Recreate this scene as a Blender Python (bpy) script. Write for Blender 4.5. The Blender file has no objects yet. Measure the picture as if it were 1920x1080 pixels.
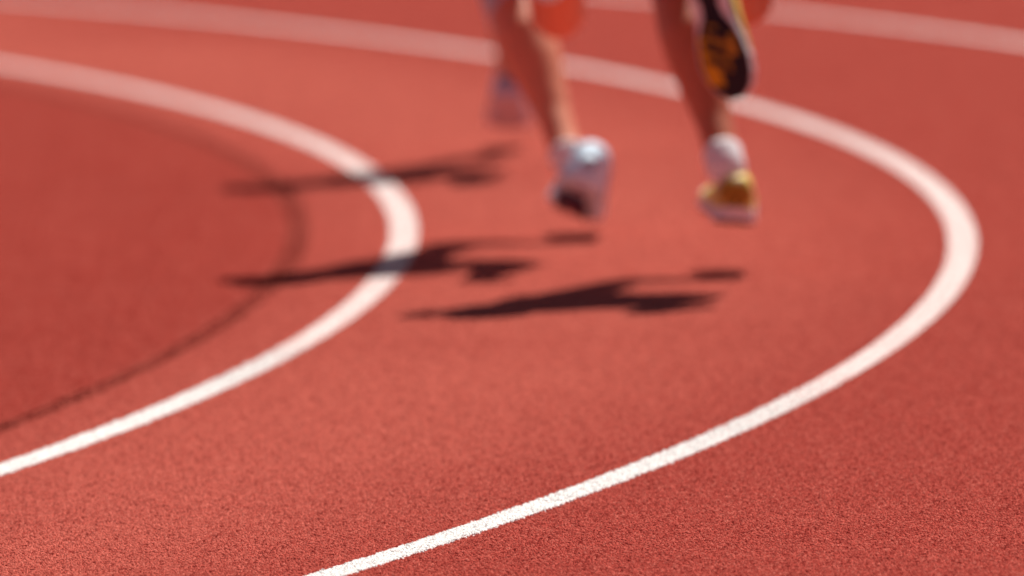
import bpy, math, random
import numpy as np
from mathutils import Vector, Matrix

random.seed(7); rng = np.random.default_rng(7)
S = bpy.context.scene
COL = S.collection
V = Vector

# ------------------------------------------------------------------ camera
CAM_H, PITCH, ROLL, FPX = 1.8635, 0.0592, -0.0352, 31490.0      # metres, radians, radians, focal length in photo pixels
CX, CY, R_IN, LANE = -33.2112, 33.4164, 33.0, 1.10               # centre of the bend, radius of the inner white line, lane width
cam_d = bpy.data.cameras.new('camera'); cam = bpy.data.objects.new('camera', cam_d); COL.objects.link(cam)
_U = V((0, math.sin(PITCH), math.cos(PITCH))); _F = V((0, math.cos(PITCH), -math.sin(PITCH))); _X = V((1, 0, 0))
_right = _X * math.cos(ROLL) + _U * math.sin(ROLL); _up = -_X * math.sin(ROLL) + _U * math.cos(ROLL)
cam.matrix_world = Matrix(((_right.x, _up.x, -_F.x, 0), (_right.y, _up.y, -_F.y, 0), (_right.z, _up.z, -_F.z, CAM_H + 0.0060), (0, 0, 0, 1)))
cam_d.sensor_width = 36.0; cam_d.lens = FPX * 36.0 / 1920.0
cam_d.clip_start = 0.5; cam_d.clip_end = 6000.0

def ray(px, py):
    return _F + _right * ((px - 960) / FPX) + _up * (-(py - 540) / FPX)
def ground(px, py):                                              # where a pixel meets the track
    d = ray(px, py); t = CAM_H / -d.z
    return V((d.x * t, d.y * t, 0.0))
def at(px, py, Y):                                               # the point of a pixel's ray at depth Y
    d = ray(px, py); t = Y / d.y
    return V((d.x * t, Y, CAM_H + d.z * t))

_fd = ray(960, 1012); cam_d.dof.use_dof = True
cam_d.dof.focus_distance = CAM_H / -_fd.z
cam_d.dof.aperture_fstop = (cam_d.lens / 1000.0) / 0.107
cam_d.dof.aperture_blades = 0
S.camera = cam

# ------------------------------------------------------------------ sky, sun, exposure
SHX, SHY = -0.21, -0.64                                          # shadow of a 1 m pole on the ground
sun_dir = V((-SHX, -SHY, 1.0)).normalized()
elev = math.asin(sun_dir.z); az = math.atan2(sun_dir.x, sun_dir.y)
w = bpy.data.worlds.new('World'); S.world = w; w.use_nodes = True
nt = w.node_tree; nt.nodes.clear()
sky = nt.nodes.new('ShaderNodeTexSky'); sky.sky_type = 'NISHITA'; sky.sun_disc = False
sky.sun_elevation = elev; sky.sun_rotation = az; sky.air_density = 0.35; sky.dust_density = 1.2; sky.ozone_density = 0.1
bg = nt.nodes.new('ShaderNodeBackground'); bg.inputs['Strength'].default_value = 0.05
wo = nt.nodes.new('ShaderNodeOutputWorld')
nt.links.new(sky.outputs[0], bg.inputs[0]); nt.links.new(bg.outputs[0], wo.inputs[0])
sd = bpy.data.lights.new('sun', 'SUN'); sd.energy = 5.0; sd.angle = math.radians(0.53); sd.color = (1.0, 0.95, 0.88)
so = bpy.data.objects.new('sun', sd); COL.objects.link(so)
so.rotation_euler = (-sun_dir).to_track_quat('-Z', 'Y').to_euler(); so.location = (5, 40, 30)
vs = S.view_settings; vs.view_transform = 'Standard'; vs.look = 'None'; vs.gamma = 1.0; vs.use_curve_mapping = False
vs.exposure = 0.40

# ------------------------------------------------------------------ helpers
def tag(o, label=None, cat=None, group=None, kind=None):
    for k, v in (('label', label), ('category', cat), ('group', group), ('kind', kind)):
        if v: o[k] = v
    return o
def mesh_obj(name, verts, faces, mat, parent=None, smooth=False):
    me = bpy.data.meshes.new(name); me.from_pydata([tuple(v) for v in verts], [], faces); me.update()
    if smooth: me.polygons.foreach_set('use_smooth', [True] * len(me.polygons))
    if mat: me.materials.append(mat)
    o = bpy.data.objects.new(name, me); COL.objects.link(o)
    if parent: o.parent = parent; o.matrix_parent_inverse = Matrix.Identity(4)
    return o
class NT:
    def __init__(s, name):
        s.m = bpy.data.materials.new(name); s.m.use_nodes = True; s.t = s.m.node_tree
        s.b = s.t.nodes['Principled BSDF']
    def n(s, kind, **k):
        x = s.t.nodes.new(kind)
        for a, v in k.items(): setattr(x, a, v)
        return x
    def l(s, a, b): s.t.links.new(a, b)
    def math(s, op, a, b=None, c=None, clamp=False):
        x = s.n('ShaderNodeMath', operation=op, use_clamp=clamp)
        for i, v in enumerate((a, b, c)):
            if v is None: continue
            if isinstance(v, (int, float)): x.inputs[i].default_value = v
            else: s.l(v, x.inputs[i])
        return x.outputs[0]
    def mix(s, f, a, b, blend='MIX'):
        x = s.n('ShaderNodeMix', data_type='RGBA', blend_type=blend)
        for i, v in ((0, f), (6, a), (7, b)):
            if isinstance(v, (int, float)): x.inputs[i].default_value = v
            elif isinstance(v, tuple): x.inputs[i].default_value = (*v, 1)
            else: s.l(v, x.inputs[i])
        return x.outputs[2]
    def noise(s, scale, detail=3, vec=None, rough=0.5):
        x = s.n('ShaderNodeTexNoise'); x.inputs['Scale'].default_value = scale; x.inputs['Detail'].default_value = detail
        x.inputs['Roughness'].default_value = rough
        if vec is not None: s.l(vec, x.inputs['Vector'])
        return x.outputs['Fac']
    def ramp(s, f, lo, hi):
        x = s.n('ShaderNodeMapRange', interpolation_type='SMOOTHSTEP'); s.l(f, x.inputs[0])
        x.inputs[1].default_value = lo; x.inputs[2].default_value = hi
        return x.outputs[0]
    def bump(s, h, strength, dist):
        x = s.n('ShaderNodeBump'); x.inputs['Strength'].default_value = strength; x.inputs['Distance'].default_value = dist
        s.l(h, x.inputs['Height']); s.l(x.outputs[0], s.b.inputs['Normal'])

# ------------------------------------------------------------------ materials of the track
RED = (0.53, 0.096, 0.073)
def track_material(name, gap=1.0, attr=False):
    k = NT(name); g = k.n('ShaderNodeNewGeometry'); pos = g.outputs['Position']
    d = k.n('ShaderNodeVectorMath', operation='DISTANCE'); k.l(pos, d.inputs[0]); d.inputs[1].default_value = (CX, CY, 0)
    r = k.math('SUBTRACT', d.outputs['Value'], R_IN)
    big = k.noise(0.55, 3, pos); mid = k.noise(3.0, 4, pos, 0.6); fine = k.noise(420.0, 2, pos)
    # rubber coloured paler along the middle of the inner lane; the apron inside the seam is a darker mix
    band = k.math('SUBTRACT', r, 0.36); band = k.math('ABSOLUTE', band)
    lane_pale = k.math('SUBTRACT', 1.0, k.ramp(band, 0.08, 0.90))
    lane_pale = k.math('MULTIPLY', lane_pale, k.ramp(big, 0.05, 0.50))
    c = k.mix(lane_pale, RED, (0.68, 0.168, 0.124))
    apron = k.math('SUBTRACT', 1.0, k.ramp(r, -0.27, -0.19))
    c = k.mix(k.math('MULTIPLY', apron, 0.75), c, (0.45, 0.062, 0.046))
    c = k.mix(k.math('MULTIPLY', k.ramp(mid, 0.35, 0.75), 0.30), c, (0.60, 0.125, 0.095))
    if attr:
        a = k.n('ShaderNodeAttribute', attribute_name='tone'); t = a.outputs['Fac']
        c = k.mix(k.math('MULTIPLY', k.ramp(t, 0.70, 1.0), 0.55), c, (0.74, 0.24, 0.18))
        c = k.mix(k.math('MULTIPLY', k.math('SUBTRACT', 1.0, k.ramp(t, 0.0, 0.35)), 0.7), c, (0.22, 0.022, 0.018))
    else:
        c = k.mix(k.math('MULTIPLY', fine, 0.5), c, (0.25, 0.03, 0.022))
        k.bump(fine, 0.6, 0.002)
    k.l(c, k.b.inputs['Base Color'])
    k.b.inputs['Roughness'].default_value = 0.9; k.b.inputs['Specular IOR Level'].default_value = 0.0
    return k.m
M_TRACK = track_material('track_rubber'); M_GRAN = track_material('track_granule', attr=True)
def paint_material(name, attr):
    k = NT(name); g = k.n('ShaderNodeNewGeometry'); pos = g.outputs['Position']
    spots = k.noise(150.0, 3, pos, 0.6); patch = k.noise(2.2, 3, pos)
    c = k.mix(k.math('MULTIPLY', k.ramp(patch, 0.4, 0.75), 0.3), (0.88, 0.85, 0.82) if attr else (0.60, 0.50, 0.475), (0.86, 0.82, 0.79) if attr else (0.56, 0.45, 0.42))
    thin = k.math('SUBTRACT', 1.0, k.ramp(spots, 0.35, 0.39))
    c = k.mix(k.math('MULTIPLY', thin, 0.8), c, (0.20, 0.07, 0.065))
    k.l(c, k.b.inputs['Base Color']); k.b.inputs['Roughness'].default_value = 0.7
    k.bump(k.noise(320.0, 2, pos), 0.5, 0.0015)
    return k.m
M_PAINT = paint_material('line_paint', False); M_CRUMB = paint_material('painted_crumb', True)
def seam_material():
    k = NT('dark_seam'); g = k.n('ShaderNodeNewGeometry'); pos = g.outputs['Position']
    c = k.mix(k.ramp(k.noise(5.0, 4, pos, 0.6), 0.35, 0.7), (0.040, 0.003, 0.002), (0.090, 0.007, 0.005))
    k.l(c, k.b.inputs['Base Color']); k.b.inputs['Roughness'].default_value = 0.9; k.b.inputs['Specular IOR Level'].default_value = 0.0
    k.bump(k.noise(320.0, 2, pos), 0.6, 0.0015)
    return k.m
M_SEAM = seam_material()
def grass_material():
    k = NT('grass'); g = k.n('ShaderNodeNewGeometry'); pos = g.outputs['Position']
    c = k.mix(k.noise(0.7, 5, pos), (0.045, 0.09, 0.02), (0.08, 0.13, 0.035))
    k.l(c, k.b.inputs['Base Color']); k.b.inputs['Roughness'].default_value = 0.9
    k.bump(k.noise(60.0, 3, pos), 0.8, 0.03)
    return k.m

# ------------------------------------------------------------------ ground, track, apron, lines
def ring(name, r0, r1, z, mat, a0=-math.pi, a1=math.pi, n=720, wob=0.0):
    vs_, fs = [], []
    for i in range(n + 1):
        a = a0 + (a1 - a0) * i / n
        j0, j1 = random.uniform(-wob, wob), random.uniform(-wob, wob)
        for rr in (r0 + j0, r1 + j1):
            vs_.append((CX + rr * math.cos(a), CY + rr * math.sin(a), z))
        if i: b = 2 * i; fs.append((b - 2, b - 1, b + 1, b))
    return mesh_obj(name, vs_, fs, mat)
Z_BASE = -0.0025
g = mesh_obj('ground', [(-2500, -2500, -0.02), (2500, -2500, -0.02), (2500, 2500, -0.02), (-2500, 2500, -0.02)], [(0, 1, 2, 3)], grass_material())
tag(g, 'green grass field around the red running track', 'ground', kind='structure')
R_SEAM = R_IN - 0.212
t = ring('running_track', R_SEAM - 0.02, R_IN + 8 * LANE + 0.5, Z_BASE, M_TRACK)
tag(t, 'red rubber running track with a paler inner lane round the bend', 'track', kind='structure')
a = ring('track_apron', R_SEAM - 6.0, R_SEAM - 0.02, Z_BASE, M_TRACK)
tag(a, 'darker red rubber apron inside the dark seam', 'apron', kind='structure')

GH = 0.0036                                                       # height of the tallest granules
Z_LINE = GH * 0.75
LW = 0.056
LABELS = ('inner white lane line crossed by two runner shadows, next to the dark seam',
          'middle white lane line, sharp at the bottom edge, curving outside the runners',
          'outermost white lane line, blurred across the top corner beyond the runners')
LINES = []
for i in range(3):
    rc = R_IN + i * LANE + (0.065 if i == 2 else 0)
    o = ring('lane_line', rc - LW / 2, rc + LW / 2, Z_LINE, M_PAINT, math.radians(-60), math.radians(60), 9000, 0.0022)
    tag(o, LABELS[i], 'lane line', 'white lane lines of the bend', kind='structure'); LINES.append((o, rc))
o = ring('seam_line', R_SEAM - 0.023, R_SEAM + 0.023, Z_LINE - 0.0004, M_SEAM, math.radians(-60), math.radians(60), 6000, 0.004)
tag(o, 'thin dark red seam curving inside the inner white line', 'seam', kind='structure')

def granules(n, w_, h_, pts=None, hmin=0.08, rad=(0.0014, 0.0035), z0=Z_BASE, height=GH):
    """many five-sided rubber crumbs as arrays: vertices, triangles, tone of each vertex"""
    p = np.c_[rng.uniform(-w_ / 2, w_ / 2, n), rng.uniform(-h_ / 2, h_ / 2, n)] if pts is None else pts
    n = len(p); K = 5
    r = rng.uniform(*rad, n); top = height * (hmin + (1 - hmin) * rng.beta(2.2, 1.6, n)); ph = rng.uniform(0, 6.28, n)
    ang = ph[:, None] + np.arange(K) * 2 * math.pi / K + rng.uniform(-.35, .35, (n, K))
    st = rng.uniform(0.75, 1.3, (n, K))
    r1 = r[:, None] * st; r2 = r1 * rng.uniform(0.45, 0.8, (n, 1))
    v = np.zeros((n, 2 * K + 1, 3))
    v[:, :K, 0] = p[:, :1] + np.cos(ang) * r1; v[:, :K, 1] = p[:, 1:] + np.sin(ang) * r1; v[:, :K, 2] = z0
    v[:, K:2*K, 0] = p[:, :1] + np.cos(ang) * r2; v[:, K:2*K, 1] = p[:, 1:] + np.sin(ang) * r2
    hh = top[:, None] * rng.uniform(0.65, 0.95, (n, K)); v[:, K:2*K, 2] = hh
    v[:, 2*K, 0] = p[:, 0] + rng.uniform(-.4, .4, n) * r; v[:, 2*K, 1] = p[:, 1] + rng.uniform(-.4, .4, n) * r; v[:, 2*K, 2] = top
    f = []
    for i in range(K):
        j = (i + 1) % K
        f += [(i, j, K + j), (i, K + j, K + i), (K + i, K + j, 2 * K)]
    f = np.array(f)
    F = (f[None] + (np.arange(n) * (2 * K + 1))[:, None, None]).reshape(-1, 3)
    tone = np.repeat(rng.uniform(0, 1, n), 2 * K + 1)
    return v.reshape(-1, 3), F, tone
def fast_mesh(name, v, f, tone=None, mat=None):
    me = bpy.data.meshes.new(name)
    me.vertices.add(len(v)); me.vertices.foreach_set('co', v.astype(np.float32).ravel())
    me.loops.add(f.size); me.loops.foreach_set('vertex_index', f.astype(np.int32).ravel())
    me.polygons.add(len(f)); me.polygons.foreach_set('loop_start', np.arange(0, f.size, 3, dtype=np.int32))
    if tone is not None:
        at_ = me.attributes.new('tone', 'FLOAT', 'POINT'); at_.data.foreach_set('value', tone.astype(np.float32))
    if mat: me.materials.append(mat)
    me.update(calc_edges=True); return me
# one 0.4 m patch of crumbs, laid over the part of the track in view
TILE = 0.40
v, f, tn = granules(10500, TILE, TILE)
tile = bpy.data.objects.new('rubber_granule_patch', fast_mesh('rubber_granule_patch', v, f, tn, M_GRAN))
pts, rots = [], []
STEP = TILE
for iy in range(int(21.5 / STEP), int(50 / STEP)):
    Y = iy * STEP; half = Y * 960 / FPX * 1.25 + 0.55; sh_ = random.uniform(0, STEP)
    for ix in range(int(-half / STEP) - 1, int(half / STEP) + 2):
        pts.append((ix * STEP + sh_, Y, 0)); rots.append(random.randrange(4) * math.pi / 2)
me = bpy.data.meshes.new('rubber_granules'); me.from_pydata(pts, [], [])
ra = me.attributes.new('turn', 'FLOAT', 'POINT'); ra.data.foreach_set('value', rots)
go = bpy.data.objects.new('rubber_granules', me); COL.objects.link(go)
tag(go, 'coarse red rubber crumbs of the track surface', 'granules', kind='stuff')
ng = bpy.data.node_groups.new('lay_patches', 'GeometryNodeTree')
ng.interface.new_socket('Geometry', in_out='INPUT', socket_type='NodeSocketGeometry'); ng.interface.new_socket('Geometry', in_out='OUTPUT', socket_type='NodeSocketGeometry')
gi, gg = ng.nodes.new('NodeGroupInput'), ng.nodes.new('NodeGroupOutput')
mp, ip, oi = ng.nodes.new('GeometryNodeMeshToPoints'), ng.nodes.new('GeometryNodeInstanceOnPoints'), ng.nodes.new('GeometryNodeObjectInfo')
na, cx_ = ng.nodes.new('GeometryNodeInputNamedAttribute'), ng.nodes.new('ShaderNodeCombineXYZ')
na.data_type = 'FLOAT'; na.inputs['Name'].default_value = 'turn'; oi.inputs['Object'].default_value = tile; oi.inputs['As Instance'].default_value = True
for a_, b_ in ((gi.outputs[0], mp.inputs['Mesh']), (mp.outputs[0], ip.inputs['Points']), (oi.outputs['Geometry'], ip.inputs['Instance']),
               (na.outputs['Attribute'], cx_.inputs['Z']), (cx_.outputs[0], ip.inputs['Rotation']), (ip.outputs[0], gg.inputs[0])):
    ng.links.new(a_, b_)
md = go.modifiers.new('lay_patches', 'NODES'); md.node_group = ng

# crumbs carrying the paint, where the lines come close
def line_crumbs(o, rc, ang0, ang1, dens):
    L = rc * (ang1 - ang0); n = int(L * LW * dens)
    s = rng.uniform(0, 1, n); s = s[rng.uniform(0, 1, n) < np.clip((1 - s) * 1.6, 0, 1)]
    a_ = ang0 + (ang1 - ang0) * s; q = rng.uniform(-1, 1, len(s)); rr = rc + q * (LW / 2 + 0.0008) + rng.normal(0, 0.0022, len(s))
    p = np.c_[CX + rr * np.cos(a_), CY + rr * np.sin(a_)]
    v, f, tn = granules(0, 0, 0, pts=p, hmin=0.68, rad=(0.0016, 0.0040), z0=0.0, height=GH * 1.40)
    c = bpy.data.objects.new('painted_crumbs', fast_mesh('painted_crumbs', v, f, None, M_CRUMB)); COL.objects.link(c)
    c.parent = o; tag(c, kind='stuff')
def ang_of(px, py): p = ground(px, py); return math.atan2(p.y - CY, p.x - CX)
line_crumbs(LINES[0][0], LINES[0][1], ang_of(-60, 895), ang_of(560, 640), 70000)
line_crumbs(LINES[1][0], LINES[1][1], ang_of(480, 1120), ang_of(1560, 708), 70000)

# ------------------------------------------------------------------ materials of the runners
def plain(name, col, rough=0.6, spec=0.4, scale=40.0, var=0.15, bump=0.0, sss=0.0):
    k = NT(name); tc = k.n('ShaderNodeTexCoord'); o_ = tc.outputs['Object']
    nz = k.noise(scale, 4, o_, 0.6)
    c = k.mix(nz, tuple(x * (1 - var) for x in col), tuple(min(1, x * (1 + var)) for x in col))
    k.l(c, k.b.inputs['Base Color']); k.b.inputs['Roughness'].default_value = rough; k.b.inputs['Specular IOR Level'].default_value = spec
    if sss: k.b.inputs['Subsurface Weight'].default_value = sss; k.b.inputs['Subsurface Radius'].default_value = (0.02, 0.007, 0.004); k.b.inputs['Subsurface Scale'].default_value = 0.5
    if bump: k.bump(k.noise(scale * 8, 3, o_), bump, 0.002)
    return k.m
SKIN_A = plain('skin_tan', (0.74, 0.27, 0.155), 0.55, 0.35, 14, 0.12)
SKIN_B = plain('skin_brown', (0.54, 0.17, 0.088), 0.5, 0.35, 14, 0.12)
SKIN_C = plain('skin_fair', (0.47, 0.24, 0.15), 0.55, 0.35, 14, 0.12)
SOCK = plain('sock_knit', (0.88, 0.88, 0.90), 0.9, 0.1, 60, 0.05, 0.5)
KNIT = plain('grey_knit', (0.58, 0.57, 0.60), 0.9, 0.1, 60, 0.1, 0.5)
GOLD = plain('gold_mesh', (0.80, 0.60, 0.12), 0.55, 0.4, 60, 0.15, 0.4)
AMBER = plain('amber_panel', (0.40, 0.22, 0.012), 0.5, 0.4, 60, 0.2, 0.2)
FOAM = plain('white_foam', (0.80, 0.77, 0.79), 0.6, 0.3, 30, 0.05)
BLACK = plain('dark_rubber', (0.018, 0.014, 0.022), 0.7, 0.3, 60, 0.2, 0.3)
ORANGE = plain('orange_rubber', (0.60, 0.34, 0.012), 0.6, 0.3, 60, 0.15, 0.3)
ICE = plain('pale_blue_mesh', (0.60, 0.80, 0.97), 0.55, 0.4, 60, 0.08, 0.4)
STRIPE = plain('blue_stripe', (0.22, 0.42, 0.68), 0.5, 0.4, 60, 0.1)
NAVY = plain('navy_rubber', (0.03, 0.035, 0.09), 0.7, 0.3, 60, 0.2, 0.3)
PINK = plain('pink_rubber', (0.30, 0.08, 0.11), 0.65, 0.3, 60, 0.15, 0.3)
LILAC = plain('lilac_mesh', (0.56, 0.52, 0.62), 0.6, 0.3, 60, 0.1, 0.4)
CLOTH_D = plain('dark_cloth', (0.03, 0.035, 0.06), 0.85, 0.2, 30, 0.2, 0.3)
CLOTH_W = plain('white_cloth', (0.75, 0.75, 0.74), 0.85, 0.2, 30, 0.05, 0.3)
HAIR = plain('hair', (0.025, 0.016, 0.010), 0.6, 0.4, 90, 0.4, 0.8)
EYE = plain('eye', (0.12, 0.08, 0.06), 0.2, 0.5, 30, 0.3)
LACE = plain('lace', (0.75, 0.75, 0.75), 0.8, 0.2, 90, 0.05)

# ------------------------------------------------------------------ bodies: lofted limbs fused into one skin
class Blob:
    def __init__(s): s.v, s.f = [], []
    def loft(s, rings, front, n=20):
        """rings: (centre, half width across, half depth along front); closed with caps"""
        C_ = [V(r[0]) for r in rings]; base = len(s.v)
        for i, (c, a, b) in enumerate(rings):
            d = (C_[min(i + 1, len(C_) - 1)] - C_[max(i - 1, 0)]).normalized()
            fr = V(front) - d * d.dot(V(front)); fr.normalize(); sd_ = fr.cross(d).normalized()
            for k in range(n):
                t_ = 2 * math.pi * k / n
                s.v.append(V(c) + sd_ * (a * math.cos(t_)) + fr * (b * math.sin(t_)))
        for i in range(len(rings) - 1):
            for k in range(n):
                p, q = base + i * n + k, base + i * n + (k + 1) % n
                s.f.append((p, q, q + n, p + n))
        s.f.append(tuple(base + k for k in reversed(range(n))))
        e = base + (len(rings) - 1) * n; s.f.append(tuple(e + k for k in range(n)))
    def ball(s, c, rx, ry, rz, m=None, n=12):
        m = m or Matrix.Identity(3); base = len(s.v); c = V(c)
        for i in range(1, n):
            th = math.pi * i / n
            for k in range(2 * n):
                ph = math.pi * k / n
                s.v.append(c + m @ V((rx * math.sin(th) * math.cos(ph), ry * math.sin(th) * math.sin(ph), rz * math.cos(th))))
        s.v.append(c + m @ V((0, 0, rz))); s.v.append(c - m @ V((0, 0, rz))); T, B = len(s.v) - 2, len(s.v) - 1; N = 2 * n
        for i in range(n - 2):
            for k in range(N):
                p, q = base + i * N + k, base + i * N + (k + 1) % N
                s.f.append((p, p + N, q + N, q))
        for k in range(N):
            s.f.append((T, base + k, base + (k + 1) % N)); e = base + (n - 2) * N
            s.f.append((B, e + (k + 1) % N, e + k))
    def build(s, name, mat, parent, voxel=None, smooth=6):
        o = mesh_obj(name, s.v, s.f, mat, parent, True)
        if voxel:
            r = o.modifiers.new('fuse', 'REMESH'); r.mode = 'VOXEL'; r.voxel_size = voxel; r.use_smooth_shade = True
            m = o.modifiers.new('soften', 'SMOOTH'); m.factor = 0.5; m.iterations = smooth
            dg = bpy.context.evaluated_depsgraph_get(); ev = o.evaluated_get(dg)
            me = bpy.data.meshes.new_from_object(ev); o.modifiers.clear(); o.data = me; me.name = name
            me.materials.clear(); me.materials.append(mat); me.polygons.foreach_set('use_smooth', [True] * len(me.polygons))
        return o
def lerp(a, b, t): return V(a) * (1 - t) + V(b) * t
def ik(a, b, l1, l2, pole):
    d = V(b) - V(a); L = min(d.length, (l1 + l2) * 0.999); u = d.normalized()
    x = (l1 * l1 - l2 * l2 + L * L) / (2 * L); h = math.sqrt(max(0, l1 * l1 - x * x))
    p = V(pole) - u * u.dot(V(pole)); p.normalize()
    return V(a) + u * x + p * h
THIGH_T = ((0, .088, .092), (.15, .086, .092), (.4, .076, .082), (.7, .062, .066), (.9, .053, .058), (1, .051, .057))
SHANK_T = ((0, .050, .056, 0), (.1, .050, .055, -.004), (.22, .054, .059, -.012), (.34, .055, .060, -.016), (.48, .050, .053, -.013), (.62, .041, .044, -.008),
           (.76, .033, .037, -.004), (.9, .0305, .037, -.002), (1, .033, .040, 0))
def shank_rings(K, A, fr, sc, t0=0.0, t1=1.0, grow=0.0):
    d = (A - K).normalized(); f_ = (fr - d * d.dot(fr)).normalized()
    return [(lerp(K, A, t) + f_ * (o * sc), a * sc * (1.15 - .08 * t) + grow, b * sc * (1.15 - .08 * t) + grow) for t, a, b, o in SHANK_T if t0 <= t <= t1]

# ------------------------------------------------------------------ shoes
SH = ((0, .012, .052), (.006, .024, .070), (.018, .0315, .082), (.04, .036, .088), (.075, .037, .090), (.105, .038, .086), (.135, .041, .074),
      (.165, .0455, .062), (.195, .049, .053), (.225, .049, .047), (.25, .043, .042), (.268, .032, .037), (.278, .018, .031))
def shoe_prof(y):
    ys = [q[0] for q in SH]
    return float(np.interp(y, ys, [q[1] for q in SH])), float(np.interp(y, ys, [q[2] for q in SH]))
def shoe_pt(y, a, out=0.0):
    w_, h_ = shoe_prof(y); c, s_ = math.cos(a), math.sin(a)
    x = math.copysign(abs(c) ** 0.75, c) * (w_ + out); z = 0.022 + (h_ - 0.022 + out) * abs(s_) ** 0.8
    if y < 0.02: y = y - out
    return V((x * (1 - 0.18 * max(0, s_) * (y > .1)), y, z))
def sole_w(y):
    return float(np.interp(y, (-.006, -.002, .012, .04, .09, .13, .18, .215, .245, .268, .282, .286), (.010, .022, .035, .0385, .034, .0335, .045, .0495, .045, .034, .018, .008)))
YS = [-.006, -.002, .005, .012, .025, .04, .065, .09, .11, .13, .155, .18, .2, .215, .23, .245, .257, .268, .276, .282, .286]
def toe_spring(y): return 0.012 * max(0, (y - 0.2) / 0.086) ** 1.6 + 0.004 * max(0, (0.02 - y) / 0.026)
def slab(z0, z1, g0, g1, mat, name, parent, M, y0=None, y1=None, waist=0.0):
    ys = [y for y in YS if (y0 is None or y >= y0) and (y1 is None or y <= y1)]
    vs_, fs = [], []
    for y in ys:
        w_ = sole_w(y) - waist * math.exp(-((y - .115) / .035) ** 2); sp = toe_spring(y)
        vs_ += [(-w_ - g0, y, z0 + sp), (w_ + g0, y, z0 + sp), (w_ + g1, y, z1 + sp), (-w_ - g1, y, z1 + sp)]
    for i in range(len(ys) - 1):
        b = 4 * i
        for k in range(4): fs.append((b + k, b + (k + 1) % 4, b + 4 + (k + 1) % 4, b + 4 + k))
    fs += [(3, 2, 1, 0), tuple(4 * (len(ys) - 1) + k for k in range(4))]
    return mesh_obj(name, [M @ V(v_) for v_ in vs_], fs, mat, parent)
def band(y0, y1, a0, a1, out, mat, name, parent, M, ny=8, na=10, slant=0.0):
    vs_, fs = [], []
    for i in range(ny + 1):
        for j in range(na + 1):
            a_ = a0 + (a1 - a0) * j / na; y = y0 + (y1 - y0) * i / ny + slant * j / na
            vs_.append(M @ shoe_pt(max(0, y), a_, out))
    for i in range(ny):
        for j in range(na):
            p = i * (na + 1) + j; fs.append((p, p + 1, p + na + 2, p + na + 1))
    o_ = mesh_obj(name, vs_, fs, mat, parent, True)
    s_ = o_.modifiers.new('depth', 'SOLIDIFY'); s_.thickness = 0.003; s_.offset = 0
    return o_
PADS_GOLD = [(-.026, .225, .016, .030, .25, 0, 'ORANGE'), (-.028, .180, .010, .016, .2, 0, 'ORANGE'), (.002, .205, .012, .028, .3, 0, 'AMBER'), (-.006, .160, .012, .014, .3, 0, 'AMBER'), (.026, .190, .009, .020, .1, 0, 'AMBER'),
             (-.010, .216, .018, .007, .6, .003, 'BLACK'), (-.008, .190, .020, .008, .6, .003, 'BLACK'), (.004, .165, .018, .008, .55, .003, 'BLACK'), (.010, .140, .012, .007, .5, .003, 'BLACK'), (-.012, .045, .012, .014, .2, 0, 'AMBER'), (.014, .04, .01, .012, -.2, 0, 'AMBER')]
PADS_PINK = [(-.006, .185, .030, .060, .1, .001, 'NAVY'), (-.006, .100, .022, .022, .1, .001, 'NAVY'), (-.004, .190, .014, .020, .2, .004, 'PINK'), (.004, .165, .008, .007, .2, 0, 'PINK'), (.004, .040, .008, .008, 0, 0, 'PINK')]
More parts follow.
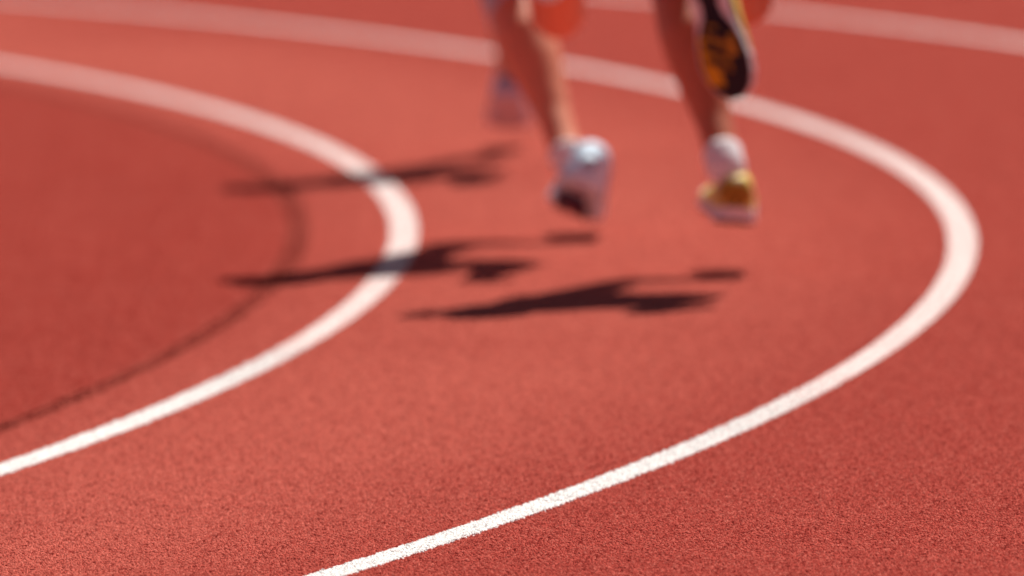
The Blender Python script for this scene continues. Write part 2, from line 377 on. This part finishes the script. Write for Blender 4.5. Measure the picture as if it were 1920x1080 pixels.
def make_shoe(parent, heel, toe_dir, up, sc, upper, midsole, outsole, pad, heel_mat, stripe_mat, side, label=None):
    pad = [(*p[:-1], globals()[p[-1]]) for p in pad] if pad else None
    Yd = V(toe_dir).normalized(); Z = V(up) - Yd * Yd.dot(V(up)); Z.normalize(); Xd = Yd.cross(Z)
    M = Matrix(((Xd.x, Yd.x, Z.x, heel[0]), (Xd.y, Yd.y, Z.y, heel[1]), (Xd.z, Yd.z, Z.z, heel[2]), (0, 0, 0, 1))) @ Matrix.Scale(sc, 4)
    ys = [y for y in np.unique(np.r_[np.linspace(0, .02, 5), np.linspace(.02, .25, 22), np.linspace(.25, .278, 6)])]; na = 20
    vs_, fs = [], []
    for y in ys:
        for j in range(na + 1): vs_.append(M @ shoe_pt(y, math.pi * j / na))
    for i in range(len(ys) - 1):
        for j in range(na):
            p = i * (na + 1) + j; fs.append((p, p + 1, p + na + 2, p + na + 1))
    fs.append(tuple(range(na + 1))); e = (len(ys) - 1) * (na + 1); fs.append(tuple(e + k for k in reversed(range(na + 1))))
    o_ = mesh_obj('shoe', vs_, fs, upper, parent, True)
    if label: o_['label'] = label
    slab(.006, .027, .002, -.001, midsole, 'midsole', o_, M)
    slab(.0, .0065, -.003, .0005, outsole, 'outsole', o_, M, waist=.017)
    if pad:                                                        # raised rubber pads under the sole
        for px_, y0, wx, wy, sk, dz, mt in pad:
            q = [(px_ - wx, y0 - wy - sk * wx), (px_ + wx, y0 - wy + sk * wx), (px_ + wx, y0 + wy + sk * wx), (px_ - wx, y0 + wy - sk * wx)]
            sp = [toe_spring(b_) for a_, b_ in q]
            vv = [M @ V((a_, b_, .0005 + s_ - dz)) for (a_, b_), s_ in zip(q, sp)] + [M @ V((a_ * .97, b_, -.003 + s_ - dz)) for (a_, b_), s_ in zip(q, sp)]
            mesh_obj('sole_pad', vv, [(0, 1, 2, 3), (7, 6, 5, 4), (0, 4, 5, 1), (1, 5, 6, 2), (2, 6, 7, 3), (3, 7, 4, 0)], mt, o_)
    if heel_mat: band(0, .016, .35, math.pi - .35, .0022, heel_mat, 'heel_panel', o_, M)
    if stripe_mat:
        for k in range(3):
            for a0, a1 in ((.12, 1.0), (math.pi - .12, math.pi - 1.0)):
                band(.088 + k * .024, .098 + k * .024, a0, a1, .002, stripe_mat, 'stripe', o_, M, 3, 8, -.012)
    for k in range(5):
        y = .125 + k * .018; w_, h_ = shoe_prof(y)
        vv = []
        for x_ in (-.018, .018):
            for dy, dz in ((-.003, .001), (.003, .001), (.003, .005), (-.003, .005)): vv.append(M @ V((x_, y + dy, h_ - .002 + dz)))
        mesh_obj('shoelace', vv, [(0, 1, 2, 3), (7, 6, 5, 4), (0, 4, 5, 1), (1, 5, 6, 2), (2, 6, 7, 3), (3, 7, 4, 0)], LACE, o_)
    return o_, M

# ------------------------------------------------------------------ a whole runner
def hand(b, W_, d, palm_n, sc):
    d = d.normalized(); n_ = (palm_n - d * d.dot(palm_n)).normalized(); s_ = d.cross(n_)
    b.loft([(W_, .020 * sc, .026 * sc), (W_ + d * .03 * sc, .017 * sc, .036 * sc), (W_ + d * .075 * sc, .015 * sc, .042 * sc), (W_ + d * .092 * sc, .012 * sc, .040 * sc)], s_, 14)
    for k, (off, L) in enumerate(((-.030, .068), (-.010, .076), (.011, .070), (.031, .056))):
        p0 = W_ + d * .082 * sc + s_ * off * sc; p1 = p0 + (d * .8 + n_ * .6) * (L * .45 * sc); p2 = p1 + (n_ * .95 - d * .1) * (L * .33 * sc); p3 = p2 + (n_ * .5 - d * .85) * (L * .25 * sc)
        b.loft([(p0, .0095 * sc, .0095 * sc), (p1, .009 * sc, .009 * sc), (p2, .0082 * sc, .0082 * sc), (p3, .007 * sc, .007 * sc)], s_, 10)
    t0 = W_ + d * .03 * sc - s_ * .03 * sc; t1 = t0 + (d * .6 - s_ * .6 + n_ * .5).normalized() * .035 * sc; t2 = t1 + (d * .8 + n_ * .5 + s_ * .2).normalized() * .03 * sc
    b.loft([(t0, .012 * sc, .012 * sc), (t1, .0105 * sc, .0105 * sc), (t2, .008 * sc, .008 * sc)], n_, 10)

def runner(label, sc, pelvis, lean, tilt, heading, legs, skin, cloth, top, shoe_kw, sock, arm_fwd):
    """legs: two dicts (side, ankle, knee or pole, heel, toe_dir, up); arm_fwd: side whose arm swings forward"""
    root = bpy.data.objects.new('person', None); COL.objects.link(root)
    tag(root, label, 'person', 'runners on the bend')
    fw = V((math.sin(heading), math.cos(heading), 0)); rt = V((math.cos(heading), -math.sin(heading), 0)); up0 = V((0, 0, 1))
    up = (up0 * math.cos(lean) - rt * math.sin(lean)).normalized(); sx = rt * math.cos(lean) + up0 * math.sin(lean)
    tu = (up * math.cos(tilt) + fw * math.sin(tilt)).normalized(); tf = (fw * math.cos(tilt) - up * math.sin(tilt)).normalized()
    P = V(pelvis)
    def T(x, y, z): return P + (sx * x + tf * y + tu * z) * sc
    base = P.copy(); base.z = 0
    b = Blob(); sh = Blob(); ve = Blob()
    tor = [(T(0, -.005, -.10), .10, .09), (T(0, -.01, -.04), .165, .118), (T(0, -.01, .03), .165, .118), (T(0, 0, .13), .135, .098), (T(0, .0, .22), .138, .102), (T(0, .005, .33), .160, .118),
           (T(0, .0, .42), .172, .115), (T(0, -.005, .49), .150, .088), (T(0, -.005, .53), .085, .07), (T(0, .005, .57), .058, .06), (T(0, .02, .63), .054, .058)]
    b.loft([(c, x * sc, y * sc) for c, x, y in tor], tf, 28)
    ve.loft([(c, x * sc * 1.06 + .004, y * sc * 1.06 + .004) for c, x, y in tor[1:8]], tf, 28)
    HC = T(0, .045, .735); Mh = Matrix((sx, tf, tu)).transposed()
    b.ball(HC + Mh @ V((0, -.008, .025)) * sc, .076 * sc, .098 * sc, .095 * sc, Mh)
    b.loft([(HC + Mh @ V((0, .012, .03)) * sc, .070 * sc, .082 * sc), (HC + Mh @ V((0, .016, -.03)) * sc, .063 * sc, .076 * sc), (HC + Mh @ V((0, .026, -.075)) * sc, .050 * sc, .064 * sc), (HC + Mh @ V((0, .04, -.108)) * sc, .028 * sc, .04 * sc)], tf, 20)
    b.loft([(HC + Mh @ V((0, .088, .012)) * sc, .009 * sc, .008 * sc), (HC + Mh @ V((0, .108, -.025)) * sc, .013 * sc, .013 * sc), (HC + Mh @ V((0, .098, -.04)) * sc, .016 * sc, .012 * sc)], tf, 10)
    b.ball(HC + Mh @ V((0, .088, -.068)) * sc, .024 * sc, .012 * sc, .009 * sc, Mh, 8)
    for s_ in (-1, 1):
        b.ball(HC + Mh @ V((s_ * .078, -.006, -.005)) * sc, .009 * sc, .019 * sc, .031 * sc, Mh, 8)
        b.ball(HC + Mh @ V((s_ * .034, .078, .026)) * sc, .022 * sc, .014 * sc, .008 * sc, Mh, 8)
    # arms, bent at the elbow
    for s_ in (-1, 1):
        f_ = 1 if s_ == arm_fwd else -1
        S0 = T(s_ * .175, -.005, .455)
        E = S0 + (sx * (s_ * .07) + tf * (.14 if f_ > 0 else -.20) - tu * (.23 if f_ > 0 else .18)).normalized() * .295 * sc
        Wd = (tf * .65 + tu * .70 - sx * (s_ * .28)) if f_ > 0 else (tf * .35 - tu * .80 - sx * (s_ * .10))
        W_ = E + Wd.normalized() * .255 * sc
        b.loft([(S0, .056 * sc, .058 * sc), (lerp(S0, E, .2), .050 * sc, .054 * sc), (lerp(S0, E, .55), .043 * sc, .047 * sc), (E, .038 * sc, .038 * sc)], tf, 16)
        b.loft([(E, .038 * sc, .038 * sc), (lerp(E, W_, .25), .040 * sc, .041 * sc), (lerp(E, W_, .65), .031 * sc, .030 * sc), (W_, .023 * sc, .027 * sc)], tf, 16)
        b.ball(S0, .06 * sc, .06 * sc, .06 * sc, None, 8)
        hand(b, W_, Wd, -sx * s_, sc)
    # legs
    l1, l2 = .435 * sc, .425 * sc; socks = []
    for L in legs:
        s_ = L['side']; H = T(s_ * .088, 0, -.045); A = V(L['ankle'])
        K = V(L['knee']) if 'knee' in L else ik(H, A, l1, l2, L['pole'])
        kd = (K - H).normalized(); fr = L.get('front') or (fw + up * .2)
        b.loft([(lerp(H, K, t_), a_ * sc, d_ * sc) for t_, a_, d_ in THIGH_T], fr, 22)
        b.loft(shank_rings(K, A, V(fr), sc), fr, 22); b.ball(K, .050 * sc, .052 * sc, .050 * sc, None, 10)
        hl, td, uu = V(L['heel']), V(L['toe_dir']).normalized(), V(L['up'])
        Zs = (uu - td * td.dot(uu)).normalized()
        mid = hl + td * .12 * sc + Zs * .045 * sc
        b.loft([(A, .033 * sc, .040 * sc), (lerp(A, mid, .5), .030 * sc, .034 * sc), (mid, .026 * sc, .026 * sc), (hl + td * .21 * sc + Zs * .035 * sc, .026 * sc, .016 * sc)], -td if abs(td.z) > .6 else up0, 16)
        b.ball(hl + td * .035 * sc + Zs * .05 * sc, .026 * sc, .026 * sc, .03 * sc, None, 8)
        sh.loft([(lerp(H, K, t_), a_ * sc * 1.12 + .006, d_ * sc * 1.12 + .006) for t_, a_, d_ in (THIGH_T[0], THIGH_T[1], (.3, .083, .090))], fr, 22)
        L['K'], L['A'], L['fr'] = K, A, V(fr)
    sh.loft([(c, x * sc * 1.06 + .005, y * sc * 1.06 + .005) for c, x, y in tor[1:4]], tf, 28)
    b.build('body', skin, root, .0055)
    sh.build('shorts', cloth, root, .011, 4); ve.build('vest', top, root)
    h = Blob(); h.ball(HC + Mh @ V((0, -.022, .040)) * sc, .083 * sc, .100 * sc, .094 * sc, Mh, 14); h.build('hair', HAIR, root)
    for s_ in (-1, 1):
        e = Blob(); e.ball(HC + Mh @ V((s_ * .034, .080, .012)) * sc, .013 * sc, .013 * sc, .010 * sc, Mh, 8); e.build('eye', EYE, root)
    for L in legs:
        o_, M = make_shoe(root, L['heel'], L['toe_dir'], L['up'], sc * L.get('shoe', 1.0), side=L['side'], **shoe_kw)
        if sock:
            k_ = Blob(); A, K, fr = L['A'], L['K'], L['fr']; hl = V(L['heel']); td = V(L['toe_dir']).normalized()
            Zs = (V(L['up']) - td * td.dot(V(L['up']))).normalized(); low = hl + td * .055 * sc + Zs * .055 * sc
            rings_ = [(lerp(A, K, t_), r_ * sc, q_ * sc) for t_, r_, q_ in ((sock, .0365, .0425), (sock - .012, .039, .045), (sock * .6, .0375, .044), (sock * .3, .038, .0445), (0, .0385, .045))]
            rings_.append((low, .026 * sc, .032 * sc))
            k_.loft(rings_, fr, 24); k_.build('sock', SOCK if sock else SOCK, root)
    # move everything under the root at the runner's base
    root.location = base
    for c in root.children:
        c.location = -base
    return root, legs
# ------------------------------------------------------------------ the three runners
def depth(px, py): return ground(px, py).y

# runner in gold shoes: about to land on the left foot, right foot kicked up with its sole to the camera
Yl = depth(1360, 508); Yr = depth(1310, 556)
A1 = at(1362, 312, Yl - .06); K1 = at(1268, -42, Yl + .21)
heelL = at(1376, 416, Yl - .125)
K2 = at(1400, -14, Yr + .42)
heelR = at(1298, -108, Yr + .00); toeR = at(1369, 160, Yr - .02)
A2 = heelR + V((.016, .085, -.03))
runner('runner in gold shoes and white socks with one dark sole kicked up', 0.97, at(1256, -400, Yl - .10), math.radians(2.5), math.radians(6), math.radians(2),
       [dict(side=-1, ankle=A1, knee=K1, heel=heelL, toe_dir=(-.04, 1, .06), up=(.10, 0, 1), front=V((.0, 1, .1)), shoe=1.12),
        dict(side=1, ankle=A2, knee=K2, heel=heelR, toe_dir=toeR - heelR, up=(.52, 1, .05), front=V((0, .1, -1)), shoe=1.06)],
       SKIN_B, CLOTH_D, CLOTH_W, dict(upper=GOLD, midsole=FOAM, outsole=BLACK, pad=PADS_GOLD, heel_mat=AMBER, stripe_mat=None), .10, 1)

MF = (1086, 340, (-.05, .95, -.26), (.42, .2, .9))
# runner in pale blue shoes: landing on the ball of the left foot
Yl = depth(1085, 440); Yr = depth(1000, 474)
A1 = at(1066, 292, Yl - .09); K1 = at(956, -32, Yl + .20)
heelL = at(MF[0], MF[1], Yl - .16)
K2 = at(1046, 22, Yr)
A2 = K2 + V((-.02, -.30, .26)); heelR = A2 + V((.0, -.07, .05))
runner('runner in pale blue shoes with a grey sleeve at the knee, landing on the toes', 0.97, at(926, -410, Yl - .22), math.radians(8), math.radians(3), math.radians(2),
       [dict(side=-1, ankle=A1, knee=K1, heel=heelL, toe_dir=MF[2], up=MF[3], front=V((.05, 1, .1)), shoe=1.20),
        dict(side=1, ankle=A2, knee=K2, heel=heelR, toe_dir=(0, -.45, -.9), up=(.1, .9, -.45), front=V((0, -.2, -1)))],
       SKIN_A, CLOTH_D, CLOTH_W, dict(upper=ICE, midsole=ICE, outsole=ICE, pad=PADS_PINK, heel_mat=None, stripe_mat=STRIPE), .035, 1)
p_ = [o for o in bpy.data.objects if o.name == 'person.001'][0]
k_ = Blob(); d_ = (A1 - K1)
k_.loft([(K1 - d_ * .16, .064, .067), (K1, .064, .069), (K1 + d_ * .10, .064, .070), (K1 + d_ * .17, .065, .072), (K1 + d_ * .18, .065, .072)], (0, 1, .1), 24)
o_ = k_.build('knee_sleeve', KNIT, p_); o_.location = -p_.location

# runner hidden behind: only one lilac shoe shows beside the nearer leg
Yl = depth(945, 280); Yr = depth(880, 318)
A1 = at(962, 150, Yl); K1 = at(925, -215, Yl - .10)
heelL = at(950, 178, Yl - .06)
K2 = at(985, -150, Yr + .25)
A2 = K2 + V((-.02, -.33, .10)); heelR = A2 + V((0, -.08, .03))
runner('farthest runner, one lilac grey shoe showing behind the nearer bare leg', 0.97, at(890, -520, (Yl + Yr) / 2 + .1), math.radians(9), math.radians(9), math.radians(-1),
       [dict(side=-1, ankle=A1, knee=K1, heel=heelL, toe_dir=(.0, .85, -.30), up=(.1, .4, .9), front=V((0, 1, .1))),
        dict(side=1, ankle=A2, knee=K2, heel=heelR, toe_dir=(0, -.3, -.95), up=(.1, 1, -.3), front=V((0, .1, -1)))],
       SKIN_C, CLOTH_D, CLOTH_W, dict(upper=LILAC, midsole=LILAC, outsole=LILAC, pad=None, heel_mat=None, stripe_mat=None), None, 1)
